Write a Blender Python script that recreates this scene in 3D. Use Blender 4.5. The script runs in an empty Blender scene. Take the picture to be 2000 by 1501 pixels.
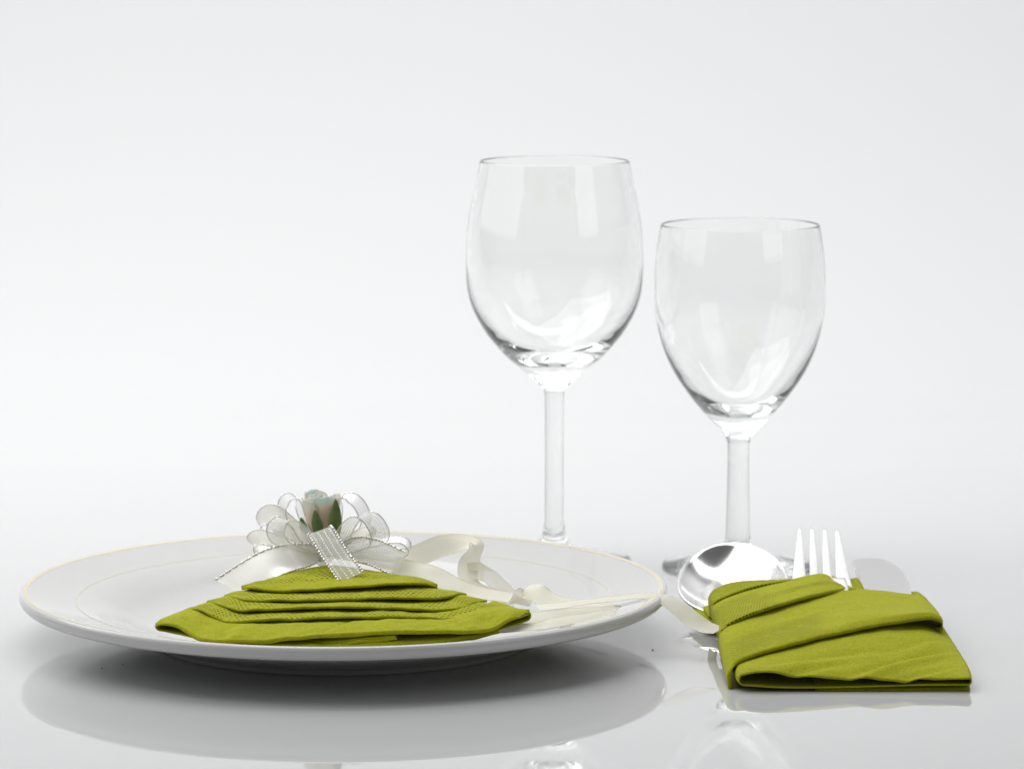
import bpy, bmesh, math, random
from mathutils import Vector, noise
random.seed(7)
MM = 0.001
sc = bpy.context.scene

# ---------------------------------------------------------------- camera
F_PX, CAM_H, CAM_D, PITCH = 7226.0, 303.0, 1526.0, math.radians(7.329)
cam_d = bpy.data.cameras.new('camera')
cam = bpy.data.objects.new('camera', cam_d)
sc.collection.objects.link(cam)
cam.location = (0, -CAM_D * MM, CAM_H * MM)
cam.rotation_euler = (math.radians(90) - PITCH, 0, 0)
cam_d.sensor_width = 36.0
cam_d.lens = F_PX / 2000 * 36
cam_d.clip_start = 0.05
cam_d.clip_end = 50
cam_d.dof.use_dof = True
cam_d.dof.focus_distance = 1.455
cam_d.dof.aperture_fstop = 21
sc.camera = cam

# ---------------------------------------------------------------- world, lights, exposure
w = bpy.data.worlds.new('World')
sc.world = w
w.use_nodes = True
w.node_tree.nodes['Background'].inputs[0].default_value = (0.97, 0.98, 1.0, 1)
w.node_tree.nodes['Background'].inputs[1].default_value = 0.12

def softbox(name, loc, target, sx, sy, radiance, col=(1, 1, 1)):
    d = bpy.data.lights.new(name, 'AREA')
    d.shape = 'RECTANGLE'
    d.size, d.size_y = sx, sy
    d.energy = radiance * math.pi * sx * sy
    d.color = col
    o = bpy.data.objects.new(name, d)
    sc.collection.objects.link(o)
    o.location = loc
    o.rotation_euler = (Vector(target) - Vector(loc)).to_track_quat('-Z', 'Y').to_euler()
    return o
softbox('softbox_key', (-0.50, 0.34, 1.08), (-0.17, -0.02, 0), 1.7, 1.6, 2.1, (1, 0.995, 0.98))
softbox('added_backdrop_light', (0.42, 0.45, 1.15), (0.30, 1.12, 0.62), 1.7, 0.6, 3.6)  # added lamp out of view, only to brighten the backdrop
softbox('softbox_side', (-1.15, 0.05, 0.68), (0, 0.08, 0.2), 1.8, 1.0, 0.7)
softbox('softbox_front', (0.95, -0.75, 0.82), (0.05, 0.1, 0.15), 0.75, 1.25, 0.8)

sc.view_settings.view_transform = 'Standard'
sc.view_settings.look = 'None'
sc.view_settings.gamma = 1
sc.view_settings.exposure = 0.09
sc.cycles.max_bounces = 24
sc.cycles.transmission_bounces = 20
sc.cycles.glossy_bounces = 10
sc.cycles.diffuse_bounces = 6
sc.cycles.transparent_max_bounces = 24
sc.cycles.caustics_reflective = True
sc.cycles.caustics_refractive = True
sc.cycles.blur_glossy = 0.3
sc.cycles.use_denoising = True

# ---------------------------------------------------------------- helpers
_c, _s = math.cos(PITCH), math.sin(PITCH)
def at(px, py, y=None, z=None):
    """measured image point at a known real depth y (or height z), in mm"""
    a = (px - 1000.0) / F_PX
    b = -(py - 750.5) / F_PX
    r = Vector((a, _c + b * _s, -_s + b * _c))
    k = (y + CAM_D) / r.y if y is not None else (z - CAM_H) / r.z
    return Vector((0, -CAM_D, CAM_H)) + r * k

def V(*a): return Vector(a)
def lerp(a, b, t): return a + (b - a) * t

def crom(pts, n):
    """n samples of a Catmull-Rom through pts, even in chord length"""
    m = len(pts)
    if m == 2:
        return [lerp(pts[0], pts[1], i / (n - 1)) for i in range(n)]
    def ev(i, t):
        p1, p2 = pts[i], pts[i + 1]
        p0 = pts[i - 1] if i > 0 else p1 * 2 - p2
        p3 = pts[i + 2] if i + 2 < m else p2 * 2 - p1
        return 0.5 * ((2 * p1) + (p2 - p0) * t + (2 * p0 - 5 * p1 + 4 * p2 - p3) * t * t + (3 * p1 - p0 - 3 * p2 + p3) * t ** 3)
    dense = []
    K = 16
    for i in range(m - 1):
        for k in range(K):
            dense.append(ev(i, k / K))
    dense.append(pts[-1].copy())
    L = [0.0]
    for i in range(1, len(dense)):
        L.append(L[-1] + (dense[i] - dense[i - 1]).length)
    out = []
    j = 0
    for i in range(n):
        s = L[-1] * i / (n - 1)
        while j < len(L) - 2 and L[j + 1] < s:
            j += 1
        d = L[j + 1] - L[j]
        out.append(lerp(dense[j], dense[j + 1], 0 if d < 1e-9 else min(1, (s - L[j]) / d)))
    return out

def link(o, parent=None):
    sc.collection.objects.link(o)
    if parent is not None:
        o.parent = parent
    return o

def mesh_obj(name, verts, faces, mat, parent=None, smooth=True, uvs=None, attr=None, origin=None):
    me = bpy.data.meshes.new(name)
    off = origin if origin is not None else Vector((0, 0, 0))
    me.from_pydata([((v[0] - off[0]) * MM, (v[1] - off[1]) * MM, (v[2] - off[2]) * MM) for v in verts], [], faces)
    if uvs is not None:
        ul = me.uv_layers.new(name='UVMap')
        for l in me.loops:
            ul.data[l.index].uv = uvs[l.vertex_index]
    if attr is not None:
        for an, vals in attr.items():
            a = me.attributes.new(an, 'FLOAT', 'POINT')
            a.data.foreach_set('value', vals)
    if smooth:
        me.polygons.foreach_set('use_smooth', [True] * len(me.polygons))
    me.materials.append(mat)
    me.update()
    o = bpy.data.objects.new(name, me)
    return link(o, parent)

def thing(name, label, cat, loc=(0, 0, 0), group=None):
    o = bpy.data.objects.new(name, None)
    o.empty_display_size = 0.02
    link(o)
    o.location = Vector(loc) * MM
    o['label'] = label
    o['category'] = cat
    if group: o['group'] = group
    return o

def grid(name, P, mat, parent, perf=None, thick=0.0, close_u=False, uvscale=1.0, offset=0.0):
    """P[v][u] grid of points in mm; uv in mm"""
    nv, nu = len(P), len(P[0])
    verts = [p for row in P for p in row]
    uvs = []
    vacc = [0.0]
    mid = nu // 2
    for j in range(1, nv):
        vacc.append(vacc[-1] + (P[j][mid] - P[j - 1][mid]).length)
    jm = nv // 2
    uacc = [0.0]
    for i in range(1, nu):
        uacc.append(uacc[-1] + (P[jm][i] - P[jm][i - 1]).length)
    for j in range(nv):
        for i in range(nu):
            uvs.append((uacc[i] * uvscale, vacc[j] * uvscale))
    faces = []
    for j in range(nv - 1):
        for i in range(nu - 1 + (1 if close_u else 0)):
            a = j * nu + i
            b = j * nu + (i + 1) % nu
            faces.append((a, b, b + nu, a + nu))
    attr = None
    if perf is not None:
        attr = {'perf': [perf(i / (nu - 1), j / (nv - 1)) for j in range(nv) for i in range(nu)]}
    o = mesh_obj(name, verts, faces, mat, parent, True, uvs, attr, parent_off(parent))
    if thick > 0:
        m = o.modifiers.new('thickness', 'SOLIDIFY')
        m.thickness = thick * MM
        m.offset = offset
    return o

def parent_off(parent):
    off = Vector((0, 0, 0))
    p = parent
    while p is not None:
        off += p.location / MM
        p = p.parent
    return off

def wob(p, amp, freq, seed=0.0):
    q = Vector((p.x * freq + seed * 7.1, p.y * freq - seed * 3.3, p.z * freq + seed))
    return noise.noise(q) * amp

def loft(rows, nu, nv):
    R = [crom(r, nu) for r in rows]
    cols = [crom([R[j][i] for j in range(len(R))], nv) for i in range(nu)]
    return [[cols[i][j] for i in range(nu)] for j in range(nv)]

def lathe_part(name, prof, mat, parent, loc, seg=96, close=False):
    """prof: list of (r, z) mm. Smooth custom normals from the whole profile are passed as third item (nr, nz)"""
    verts, faces, nor = [], [], []
    n = len(prof)
    for k in range(seg):
        a = 2 * math.pi * k / seg
        for (r, z, nr, nz) in prof:
            verts.append((r * math.cos(a), r * math.sin(a), z))
            nor.append((nr * math.cos(a), nr * math.sin(a), nz))
    for k in range(seg):
        k2 = (k + 1) % seg
        for i in range(n - 1):
            a, b = k * n + i, k2 * n + i
            if prof[i][0] < 1e-6:
                faces.append((a, a + 1, b + 1)); continue
            if prof[i + 1][0] < 1e-6:
                faces.append((a, a + 1, b)); continue
            faces.append((a, a + 1, b + 1, b))
    me = bpy.data.meshes.new(name)
    me.from_pydata([(v[0] * MM, v[1] * MM, v[2] * MM) for v in verts], [], faces)
    me.polygons.foreach_set('use_smooth', [True] * len(me.polygons))
    me.materials.append(mat)
    me.update()
    me.normals_split_custom_set_from_vertices([Vector(q).normalized() for q in nor])
    o = bpy.data.objects.new(name, me)
    return link(o, parent)

def smooth_profile(ctrl, n):
    """ctrl [(r,z)] -> n samples with outward normals (profile runs so that the outside is on its left-turn normal)"""
    pts = crom([Vector((a, b, 0)) for a, b in ctrl], n)
    out = []
    for i, p in enumerate(pts):
        t = pts[min(i + 1, n - 1)] - pts[max(i - 1, 0)]
        nr, nz = t.y, -t.x
        l = math.hypot(nr, nz) or 1
        out.append((max(p.x, 0.0), p.y, nr / l, nz / l))
    return out

# ---------------------------------------------------------------- materials
def mat(name):
    m = bpy.data.materials.new(name)
    m.use_nodes = True
    nt = m.node_tree
    b = nt.nodes['Principled BSDF']
    return m, nt, b

def N(nt, typ, **kw):
    n = nt.nodes.new(typ)
    for k, v in kw.items():
        setattr(n, k, v)
    return n

def math_node(nt, op, a, b=None, c=None):
    n = nt.nodes.new('ShaderNodeMath')
    n.operation = op
    for i, x in enumerate((a, b, c)):
        if x is None: continue
        if isinstance(x, (int, float)): n.inputs[i].default_value = x
        else: nt.links.new(x, n.inputs[i])
    return n.outputs[0]

# glossy white acrylic table running into a matte white sweep
M_table, nt, b = mat('white_acrylic')
b.inputs['Base Color'].default_value = (0.574, 0.578, 0.585, 1)
b.inputs['IOR'].default_value = 1.85
tc = N(nt, 'ShaderNodeTexCoord')
sep = N(nt, 'ShaderNodeSeparateXYZ'); nt.links.new(tc.outputs['Object'], sep.inputs[0])
mr = N(nt, 'ShaderNodeMapRange'); mr.interpolation_type = 'SMOOTHSTEP'
nt.links.new(sep.outputs['Y'], mr.inputs[0])
mr.inputs[1].default_value = 0.28; mr.inputs[2].default_value = 0.60
mr.inputs[3].default_value = 0.008; mr.inputs[4].default_value = 0.22
ns = N(nt, 'ShaderNodeTexNoise'); ns.inputs['Scale'].default_value = 9; ns.inputs['Detail'].default_value = 6
nt.links.new(tc.outputs['Object'], ns.inputs['Vector'])
sm = N(nt, 'ShaderNodeMapRange'); nt.links.new(ns.outputs['Fac'], sm.inputs[0])
sm.inputs[1].default_value = 0.45; sm.inputs[2].default_value = 0.75; sm.inputs[3].default_value = 0.0; sm.inputs[4].default_value = 0.02
nt.links.new(math_node(nt, 'ADD', mr.outputs[0], sm.outputs[0]), b.inputs['Roughness'])
ms = N(nt, 'ShaderNodeMapRange'); ms.interpolation_type = 'SMOOTHSTEP'      # the gloss of the acrylic ends in matte backdrop
nt.links.new(sep.outputs['Y'], ms.inputs[0])
ms.inputs[1].default_value = 0.22; ms.inputs[2].default_value = 0.70
ms.inputs[3].default_value = 0.5; ms.inputs[4].default_value = 0.0
nt.links.new(ms.outputs[0], b.inputs['Specular IOR Level'])

M_porc, nt, b = mat('white_porcelain')
b.inputs['Base Color'].default_value = (0.565, 0.568, 0.56, 1)
b.inputs['Roughness'].default_value = 0.06
b.inputs['IOR'].default_value = 1.5
ns = N(nt, 'ShaderNodeTexNoise'); ns.inputs['Scale'].default_value = 25
tc = N(nt, 'ShaderNodeTexCoord'); nt.links.new(tc.outputs['Object'], ns.inputs['Vector'])
bp = N(nt, 'ShaderNodeBump'); bp.inputs['Strength'].default_value = 0.12; bp.inputs['Distance'].default_value = 0.0005
nt.links.new(ns.outputs['Fac'], bp.inputs['Height']); nt.links.new(bp.outputs[0], b.inputs['Normal'])

M_gold, nt, b = mat('gilt_line')
b.inputs['Base Color'].default_value = (0.74, 0.68, 0.50, 1)
b.inputs['Metallic'].default_value = 0.45
b.inputs['Roughness'].default_value = 0.28
ns = N(nt, 'ShaderNodeTexNoise'); ns.inputs['Scale'].default_value = 60
tc = N(nt, 'ShaderNodeTexCoord'); nt.links.new(tc.outputs['Object'], ns.inputs['Vector'])
mx = N(nt, 'ShaderNodeMapRange'); nt.links.new(ns.outputs['Fac'], mx.inputs[0]); mx.inputs[3].default_value = 0.2; mx.inputs[4].default_value = 0.45
nt.links.new(mx.outputs[0], b.inputs['Roughness'])

M_glass, nt, b = mat('clear_glass')
g = N(nt, 'ShaderNodeBsdfGlass'); g.inputs['IOR'].default_value = 1.5; g.inputs['Roughness'].default_value = 0.0
g.inputs['Color'].default_value = (0.998, 1.0, 0.999, 1)
nt.links.new(g.outputs[0], nt.nodes['Material Output'].inputs['Surface'])
nt.nodes.remove(b)

def steel(name, rough, v=0.80):
    m, nt, b = mat(name)
    b.inputs['Base Color'].default_value = (v, v * 0.99, v * 0.98, 1)
    b.inputs['Metallic'].default_value = 1.0
    tc = N(nt, 'ShaderNodeTexCoord')
    ns = N(nt, 'ShaderNodeTexNoise'); ns.inputs['Scale'].default_value = 120
    nt.links.new(tc.outputs['Object'], ns.inputs['Vector'])
    mx = N(nt, 'ShaderNodeMapRange'); nt.links.new(ns.outputs['Fac'], mx.inputs[0])
    mx.inputs[3].default_value = rough * 0.7; mx.inputs[4].default_value = rough * 1.4
    nt.links.new(mx.outputs[0], b.inputs['Roughness'])
    return m
M_steel = steel('polished_steel', 0.15)
M_satin_steel = steel('satin_steel', 0.30, 0.92)
M_blade = steel('blade_steel', 0.16, 0.66)

def napkin_material(name, col, perf, PU=1.7, PV=1.35, dark=0.6, vs=1.6, d0=0.34, d1=0.2, w0=0.28, w1=0.42):
    m, nt, b = mat(name)
    L = nt.links.new
    tc = N(nt, 'ShaderNodeTexCoord')
    uv = N(nt, 'ShaderNodeUVMap')
    sep = N(nt, 'ShaderNodeSeparateXYZ'); L(uv.outputs[0], sep.inputs[0])
    fine = N(nt, 'ShaderNodeTexNoise'); fine.inputs['Scale'].default_value = 1500; fine.inputs['Detail'].default_value = 3
    L(tc.outputs['Object'], fine.inputs['Vector'])
    mid = N(nt, 'ShaderNodeTexNoise'); mid.inputs['Scale'].default_value = 650; mid.inputs['Detail'].default_value = 5
    L(tc.outputs['Object'], mid.inputs['Vector'])
    big = N(nt, 'ShaderNodeTexNoise'); big.inputs['Scale'].default_value = 70; big.inputs['Detail'].default_value = 4
    L(tc.outputs['Object'], big.inputs['Vector'])
    # fibre fleck colour
    ramp = N(nt, 'ShaderNodeMix', data_type='RGBA')
    ramp.inputs[6].default_value = (col[0] * 0.70, col[1] * 0.72, col[2] * 0.7, 1)
    ramp.inputs[7].default_value = (min(1, col[0] * 1.28), min(1, col[1] * 1.25), col[2] * 1.6, 1)
    f = math_node(nt, 'ADD', math_node(nt, 'MULTIPLY', fine.outputs['Fac'], 0.72), math_node(nt, 'MULTIPLY', mid.outputs['Fac'], 0.28))
    f = math_node(nt, 'MULTIPLY_ADD', math_node(nt, 'SUBTRACT', f, 0.5), 2.4, 0.5)
    cl = N(nt, 'ShaderNodeClamp'); L(f, cl.inputs[0])
    L(cl.outputs[0], ramp.inputs[0])
    colout = ramp.outputs[2]
    height = math_node(nt, 'ADD', math_node(nt, 'MULTIPLY', fine.outputs['Fac'], 0.10), math_node(nt, 'MULTIPLY', mid.outputs['Fac'], 0.30))
    height = math_node(nt, 'ADD', height, math_node(nt, 'MULTIPLY', big.outputs['Fac'], 0.9))
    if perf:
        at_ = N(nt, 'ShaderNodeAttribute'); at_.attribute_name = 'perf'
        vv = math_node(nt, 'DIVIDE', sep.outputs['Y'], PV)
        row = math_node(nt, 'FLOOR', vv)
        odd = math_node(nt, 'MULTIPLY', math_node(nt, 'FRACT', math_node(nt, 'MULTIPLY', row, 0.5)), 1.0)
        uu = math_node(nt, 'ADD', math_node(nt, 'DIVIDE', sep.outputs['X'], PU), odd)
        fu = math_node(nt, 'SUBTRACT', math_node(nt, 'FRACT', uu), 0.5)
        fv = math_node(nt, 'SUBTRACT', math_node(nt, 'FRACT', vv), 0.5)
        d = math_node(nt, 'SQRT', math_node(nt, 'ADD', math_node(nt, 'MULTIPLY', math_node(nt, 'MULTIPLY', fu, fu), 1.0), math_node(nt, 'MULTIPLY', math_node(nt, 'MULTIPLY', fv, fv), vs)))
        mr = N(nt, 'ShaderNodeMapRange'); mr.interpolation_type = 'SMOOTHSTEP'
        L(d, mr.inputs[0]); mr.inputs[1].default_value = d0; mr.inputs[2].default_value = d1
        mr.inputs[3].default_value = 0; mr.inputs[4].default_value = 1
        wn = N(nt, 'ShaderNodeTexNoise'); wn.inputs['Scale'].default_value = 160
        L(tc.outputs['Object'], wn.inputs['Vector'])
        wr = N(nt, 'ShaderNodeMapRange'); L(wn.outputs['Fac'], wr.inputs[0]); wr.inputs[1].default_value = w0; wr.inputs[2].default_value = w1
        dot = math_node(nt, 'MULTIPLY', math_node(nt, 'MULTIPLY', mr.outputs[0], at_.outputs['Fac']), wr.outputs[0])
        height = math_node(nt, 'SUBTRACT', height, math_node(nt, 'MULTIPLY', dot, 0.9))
        dot_shade = N(nt, 'ShaderNodeMix', data_type='RGBA')
        L(math_node(nt, 'MULTIPLY', dot, dark), dot_shade.inputs[0]); L(colout, dot_shade.inputs[6])
        dot_shade.inputs[7].default_value = (col[0] * 0.13, col[1] * 0.15, col[2] * 0.3, 1)  # shade inside the embossed dots, painted into the base colour
        colout = dot_shade.outputs[2]
    L(colout, b.inputs['Base Color'])
    bp = N(nt, 'ShaderNodeBump'); bp.inputs['Strength'].default_value = 1.0; bp.inputs['Distance'].default_value = 0.0008
    L(height, bp.inputs['Height']); L(bp.outputs[0], b.inputs['Normal'])
    b.inputs['Roughness'].default_value = 0.9
    b.inputs['Specular IOR Level'].default_value = 0.2
    b.inputs['Sheen Weight'].default_value = 0.15
    b.inputs['Sheen Tint'].default_value = (0.8, 0.85, 0.3, 1)
    return m
GREEN = (0.328, 0.34, 0.006)
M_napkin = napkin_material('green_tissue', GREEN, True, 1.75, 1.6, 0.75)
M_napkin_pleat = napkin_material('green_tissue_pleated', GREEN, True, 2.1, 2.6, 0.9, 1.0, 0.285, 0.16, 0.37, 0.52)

def ribbon_material(name, col, alpha, stripes, dots, gloss=0.35, rows=3, halfw=5.0):
    """woven ribbon sheet: u along, v across (mm)"""
    m, nt, b = mat(name)
    L = nt.links.new
    nt.nodes.remove(b)
    out = nt.nodes['Material Output']
    uv = N(nt, 'ShaderNodeUVMap')
    sep = N(nt, 'ShaderNodeSeparateXYZ'); L(uv.outputs[0], sep.inputs[0])
    dif = N(nt, 'ShaderNodeBsdfDiffuse'); dif.inputs[0].default_value = (*col, 1)
    tr = N(nt, 'ShaderNodeBsdfTranslucent'); tr.inputs[0].default_value = (*col, 1)
    gl = N(nt, 'ShaderNodeBsdfGlossy'); gl.inputs['Roughness'].default_value = gloss
    gl.inputs[0].default_value = (1, 1, 1, 1)
    m1 = N(nt, 'ShaderNodeMixShader'); m1.inputs[0].default_value = 0.38; L(dif.outputs[0], m1.inputs[1]); L(tr.outputs[0], m1.inputs[2])
    lw = N(nt, 'ShaderNodeFresnel'); lw.inputs[0].default_value = 1.45
    m2 = N(nt, 'ShaderNodeMixShader'); L(math_node(nt, 'MULTIPLY', lw.outputs[0], 0.9), m2.inputs[0]); L(m1.outputs[0], m2.inputs[1]); L(gl.outputs[0], m2.inputs[2])
    wv = math_node(nt, 'SINE', math_node(nt, 'MULTIPLY', sep.outputs['X'], 2 * math.pi / 0.45))
    wu = math_node(nt, 'SINE', math_node(nt, 'MULTIPLY', sep.outputs['Y'], 2 * math.pi / 0.55))
    hb = math_node(nt, 'MULTIPLY', wv, wu)
    bp = N(nt, 'ShaderNodeBump'); bp.inputs['Strength'].default_value = 0.35; bp.inputs['Distance'].default_value = 0.0001
    L(hb, bp.inputs['Height'])
    for n_ in (dif, tr, gl):
        L(bp.outputs[0], n_.inputs['Normal'])
    sh = m2.outputs[0]
    if alpha < 1:
        tp = N(nt, 'ShaderNodeBsdfTransparent')
        m3 = N(nt, 'ShaderNodeMixShader')
        a = alpha
        if stripes:
            s_ = math_node(nt, 'SINE', math_node(nt, 'MULTIPLY', sep.outputs['Y'], 2 * math.pi / stripes))
            a = math_node(nt, 'MULTIPLY_ADD', s_, 0.14, alpha)
            L(a, m3.inputs[0])
        else:
            m3.inputs[0].default_value = alpha
        L(tp.outputs[0], m3.inputs[1]); L(sh, m3.inputs[2])
        sh = m3.outputs[0]
    if dots:
        # silver stitches woven in lengthwise rows
        pv = 2 * halfw / (rows + 1)
        fv = math_node(nt, 'SUBTRACT', math_node(nt, 'FRACT', math_node(nt, 'DIVIDE', sep.outputs['Y'], pv)), 0.5)
        fv = math_node(nt, 'MULTIPLY', fv, pv)
        fu = math_node(nt, 'MULTIPLY', math_node(nt, 'SUBTRACT', math_node(nt, 'FRACT', math_node(nt, 'DIVIDE', sep.outputs['X'], 1.45)), 0.5), 1.45)
        d = math_node(nt, 'SQRT', math_node(nt, 'ADD', math_node(nt, 'MULTIPLY', fu, fu), math_node(nt, 'MULTIPLY', fv, fv)))
        mk = math_node(nt, 'MULTIPLY', math_node(nt, 'LESS_THAN', d, 0.22), 0.7)
        me_ = N(nt, 'ShaderNodeBsdfGlossy'); me_.inputs[0].default_value = (0.80, 0.80, 0.79, 1); me_.inputs['Roughness'].default_value = 0.3
        m4 = N(nt, 'ShaderNodeMixShader'); L(mk, m4.inputs[0]); L(sh, m4.inputs[1]); L(me_.outputs[0], m4.inputs[2])
        sh = m4.outputs[0]
    L(sh, out.inputs['Surface'])
    return m
M_sheer = ribbon_material('sheer_silver_ribbon', (0.84, 0.84, 0.82), 0.58, 0.8, True)
M_sheer_plain = ribbon_material('sheer_white_ribbon', (0.86, 0.86, 0.84), 0.55, 1.6, False)
M_cream = ribbon_material('cream_woven_ribbon', (0.87, 0.86, 0.79), 0.93, 0, False, 0.4)
M_satin = ribbon_material('cream_satin', (0.88, 0.85, 0.70), 0.88, 0, False, 0.28)

M_thread, nt, b = mat('silver_thread')
b.inputs['Base Color'].default_value = (0.80, 0.79, 0.76, 1); b.inputs['Metallic'].default_value = 1; b.inputs['Roughness'].default_value = 0.16
ns = N(nt, 'ShaderNodeTexNoise'); ns.inputs['Scale'].default_value = 900
tc = N(nt, 'ShaderNodeTexCoord'); nt.links.new(tc.outputs['Object'], ns.inputs['Vector'])
bp = N(nt, 'ShaderNodeBump'); bp.inputs['Strength'].default_value = 0.6; bp.inputs['Distance'].default_value = 0.0003
nt.links.new(ns.outputs['Fac'], bp.inputs['Height']); nt.links.new(bp.outputs[0], b.inputs['Normal'])

M_picot, nt, b = mat('cream_edge_thread')
b.inputs['Base Color'].default_value = (0.95, 0.92, 0.78, 1); b.inputs['Roughness'].default_value = 0.45
ns = N(nt, 'ShaderNodeTexNoise'); ns.inputs['Scale'].default_value = 1500
tc = N(nt, 'ShaderNodeTexCoord'); nt.links.new(tc.outputs['Object'], ns.inputs['Vector'])
bp = N(nt, 'ShaderNodeBump'); bp.inputs['Strength'].default_value = 0.4; bp.inputs['Distance'].default_value = 0.0002
nt.links.new(ns.outputs['Fac'], bp.inputs['Height']); nt.links.new(bp.outputs[0], b.inputs['Normal'])

def petal_material(name, tip):
    M_, nt, b = mat(name)
    tc = N(nt, 'ShaderNodeTexCoord')
    uv = N(nt, 'ShaderNodeUVMap')
    sep = N(nt, 'ShaderNodeSeparateXYZ'); nt.links.new(uv.outputs[0], sep.inputs[0])
    ns = N(nt, 'ShaderNodeTexNoise'); ns.inputs['Scale'].default_value = 190; ns.inputs['Detail'].default_value = 4
    nt.links.new(tc.outputs['Object'], ns.inputs['Vector'])
    f = math_node(nt, 'ADD', sep.outputs['Y'], math_node(nt, 'MULTIPLY', math_node(nt, 'SUBTRACT', ns.outputs['Fac'], 0.5), 0.7))
    cr = N(nt, 'ShaderNodeValToRGB')
    nt.links.new(f, cr.inputs[0])
    e = cr.color_ramp.elements
    e[0].position = 0.0; e[0].color = (0.74, 0.66, 0.48, 1)
    e[1].position = 1.0; e[1].color = (0.66, 0.86, 0.85, 1)
    x = e.new(0.3); x.color = (0.87, 0.77, 0.63, 1)
    x = e.new(0.6); x.color = (0.90, 0.82, 0.71, 1)
    x = e.new(0.86); x.color = (0.90, 0.87, 0.80, 1)
    e[-1].position = 1.0
    nt.links.new(cr.outputs[0], b.inputs['Base Color'])
    b.inputs['Roughness'].default_value = 0.8
    b.inputs['Subsurface Weight'].default_value = 0.0
    bp = N(nt, 'ShaderNodeBump'); bp.inputs['Strength'].default_value = 0.3; bp.inputs['Distance'].default_value = 0.0004
    nt.links.new(ns.outputs['Fac'], bp.inputs['Height']); nt.links.new(bp.outputs[0], b.inputs['Normal'])
    e[-1].color = (*tip, 1)
    tr = N(nt, 'ShaderNodeBsdfTranslucent')
    nt.links.new(cr.outputs[0], tr.inputs[0])
    mx = N(nt, 'ShaderNodeMixShader'); mx.inputs[0].default_value = 0.42
    nt.links.new(b.outputs[0], mx.inputs[1]); nt.links.new(tr.outputs[0], mx.inputs[2])
    nt.links.new(mx.outputs[0], nt.nodes['Material Output'].inputs['Surface'])
    return M_
M_petal = petal_material('fabric_petal', (0.76, 0.88, 0.86))
M_petal_inner = petal_material('fabric_petal_inner', (0.88, 0.86, 0.80))

M_leaf, nt, b = mat('green_fabric_leaf')
tc = N(nt, 'ShaderNodeTexCoord')
ns = N(nt, 'ShaderNodeTexNoise'); ns.inputs['Scale'].default_value = 500; ns.inputs['Detail'].default_value = 3
nt.links.new(tc.outputs['Object'], ns.inputs['Vector'])
cr = N(nt, 'ShaderNodeValToRGB'); nt.links.new(ns.outputs['Fac'], cr.inputs[0])
cr.color_ramp.elements[0].color = (0.05, 0.095, 0.025, 1); cr.color_ramp.elements[1].color = (0.13, 0.20, 0.055, 1)
nt.links.new(cr.outputs[0], b.inputs['Base Color']); b.inputs['Roughness'].default_value = 0.75
bp = N(nt, 'ShaderNodeBump'); bp.inputs['Strength'].default_value = 0.4; bp.inputs['Distance'].default_value = 0.0003
nt.links.new(ns.outputs['Fac'], bp.inputs['Height']); nt.links.new(bp.outputs[0], b.inputs['Normal'])

M_speck, nt, b = mat('dark_grit')
ns = N(nt, 'ShaderNodeTexNoise'); ns.inputs['Scale'].default_value = 3000
cr = N(nt, 'ShaderNodeValToRGB'); nt.links.new(ns.outputs['Fac'], cr.inputs[0])
cr.color_ramp.elements[0].color = (0.03, 0.03, 0.03, 1); cr.color_ramp.elements[1].color = (0.12, 0.11, 0.10, 1)
nt.links.new(cr.outputs[0], b.inputs['Base Color'])

# ---------------------------------------------------------------- the setting: table running up into a sweep
prof = [(-1300.0 + i * 100, 0.0) for i in range(15)] + [(150.0 + i * 12.5, 0.0) for i in range(21)]
a_sw, y_, z_ = 0.0, 400.0, 0.0
for i in range(1, 121):                       # curvature grows gradually, then eases off
    t = i / 120
    a_sw += math.radians(90) / 120 * 2.0 * math.sin(math.pi * t) ** 2
    y_ += 9.5 * math.cos(a_sw); z_ += 9.5 * math.sin(a_sw)
    prof.append((y_, z_))
prof.append((y_, z_ + 500)); prof.append((y_, z_ + 1200))
xs = [-1700, -1000, -500, 0, 500, 1000, 1700]
P = [[V(x, y, z) for x in xs] for y, z in prof]
tb = grid('table_sweep', P, M_table, None)
tb['kind'] = 'structure'
tb['label'] = 'glossy white acrylic table curving up into a plain white backdrop'

# ---------------------------------------------------------------- plate
PX = -70.2
plate = thing('dinner_plate', 'large white porcelain plate with thin gold rim lines', 'plate', (PX, 0, 0))
top = [(0, 6.0), (40, 6.05), (70, 6.3), (80, 7.2), (88, 9.4), (97, 13.4), (105, 16.2), (112, 17.7), (122, 19.9), (130, 21.9), (133.3, 22.7),
       (134.6, 22.5), (135.2, 21.4), (135.3, 20.0), (134.9, 18.6), (133.6, 17.4), (130, 16.3), (118, 13.2), (102, 9.0), (90, 5.6), (84.5, 3.6), (82, 2.2), (81, 0.5), (79.8, 0.0), (78, 0.3), (77, 2.2), (70, 2.6), (30, 2.6), (0, 2.6)]
def plate_profile():
    pts = crom([Vector((a, b, 0)) for a, b in top], 220)
    out = []
    for i, p in enumerate(pts):
        t = pts[min(i + 1, 219)] - pts[max(i - 1, 0)]
        nr, nz = -t.y, t.x
        l = math.hypot(nr, nz) or 1
        out.append((max(0, p.x), p.y, nr / l, nz / l))
    out[0] = (0, 6.0, 0, 1); out[-1] = (0, 2.6, 0, -1)
    return out
PPROF = plate_profile()
def lathe_flip(name, prof, m, parent, seg):
    o = lathe_part(name, prof, m, parent, None, seg)
    return o
def split_prof(r0, r1, lo=0, hi=None):
    return PPROF
i_foot = next(i for i, p in enumerate(PPROF) if i > 150 and p[0] < 85.0)
lathe_flip('plate_body', PPROF[:i_foot + 1], M_porc, plate, 192)
lathe_flip('foot_ring', PPROF[i_foot:], M_porc, plate, 192)
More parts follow.
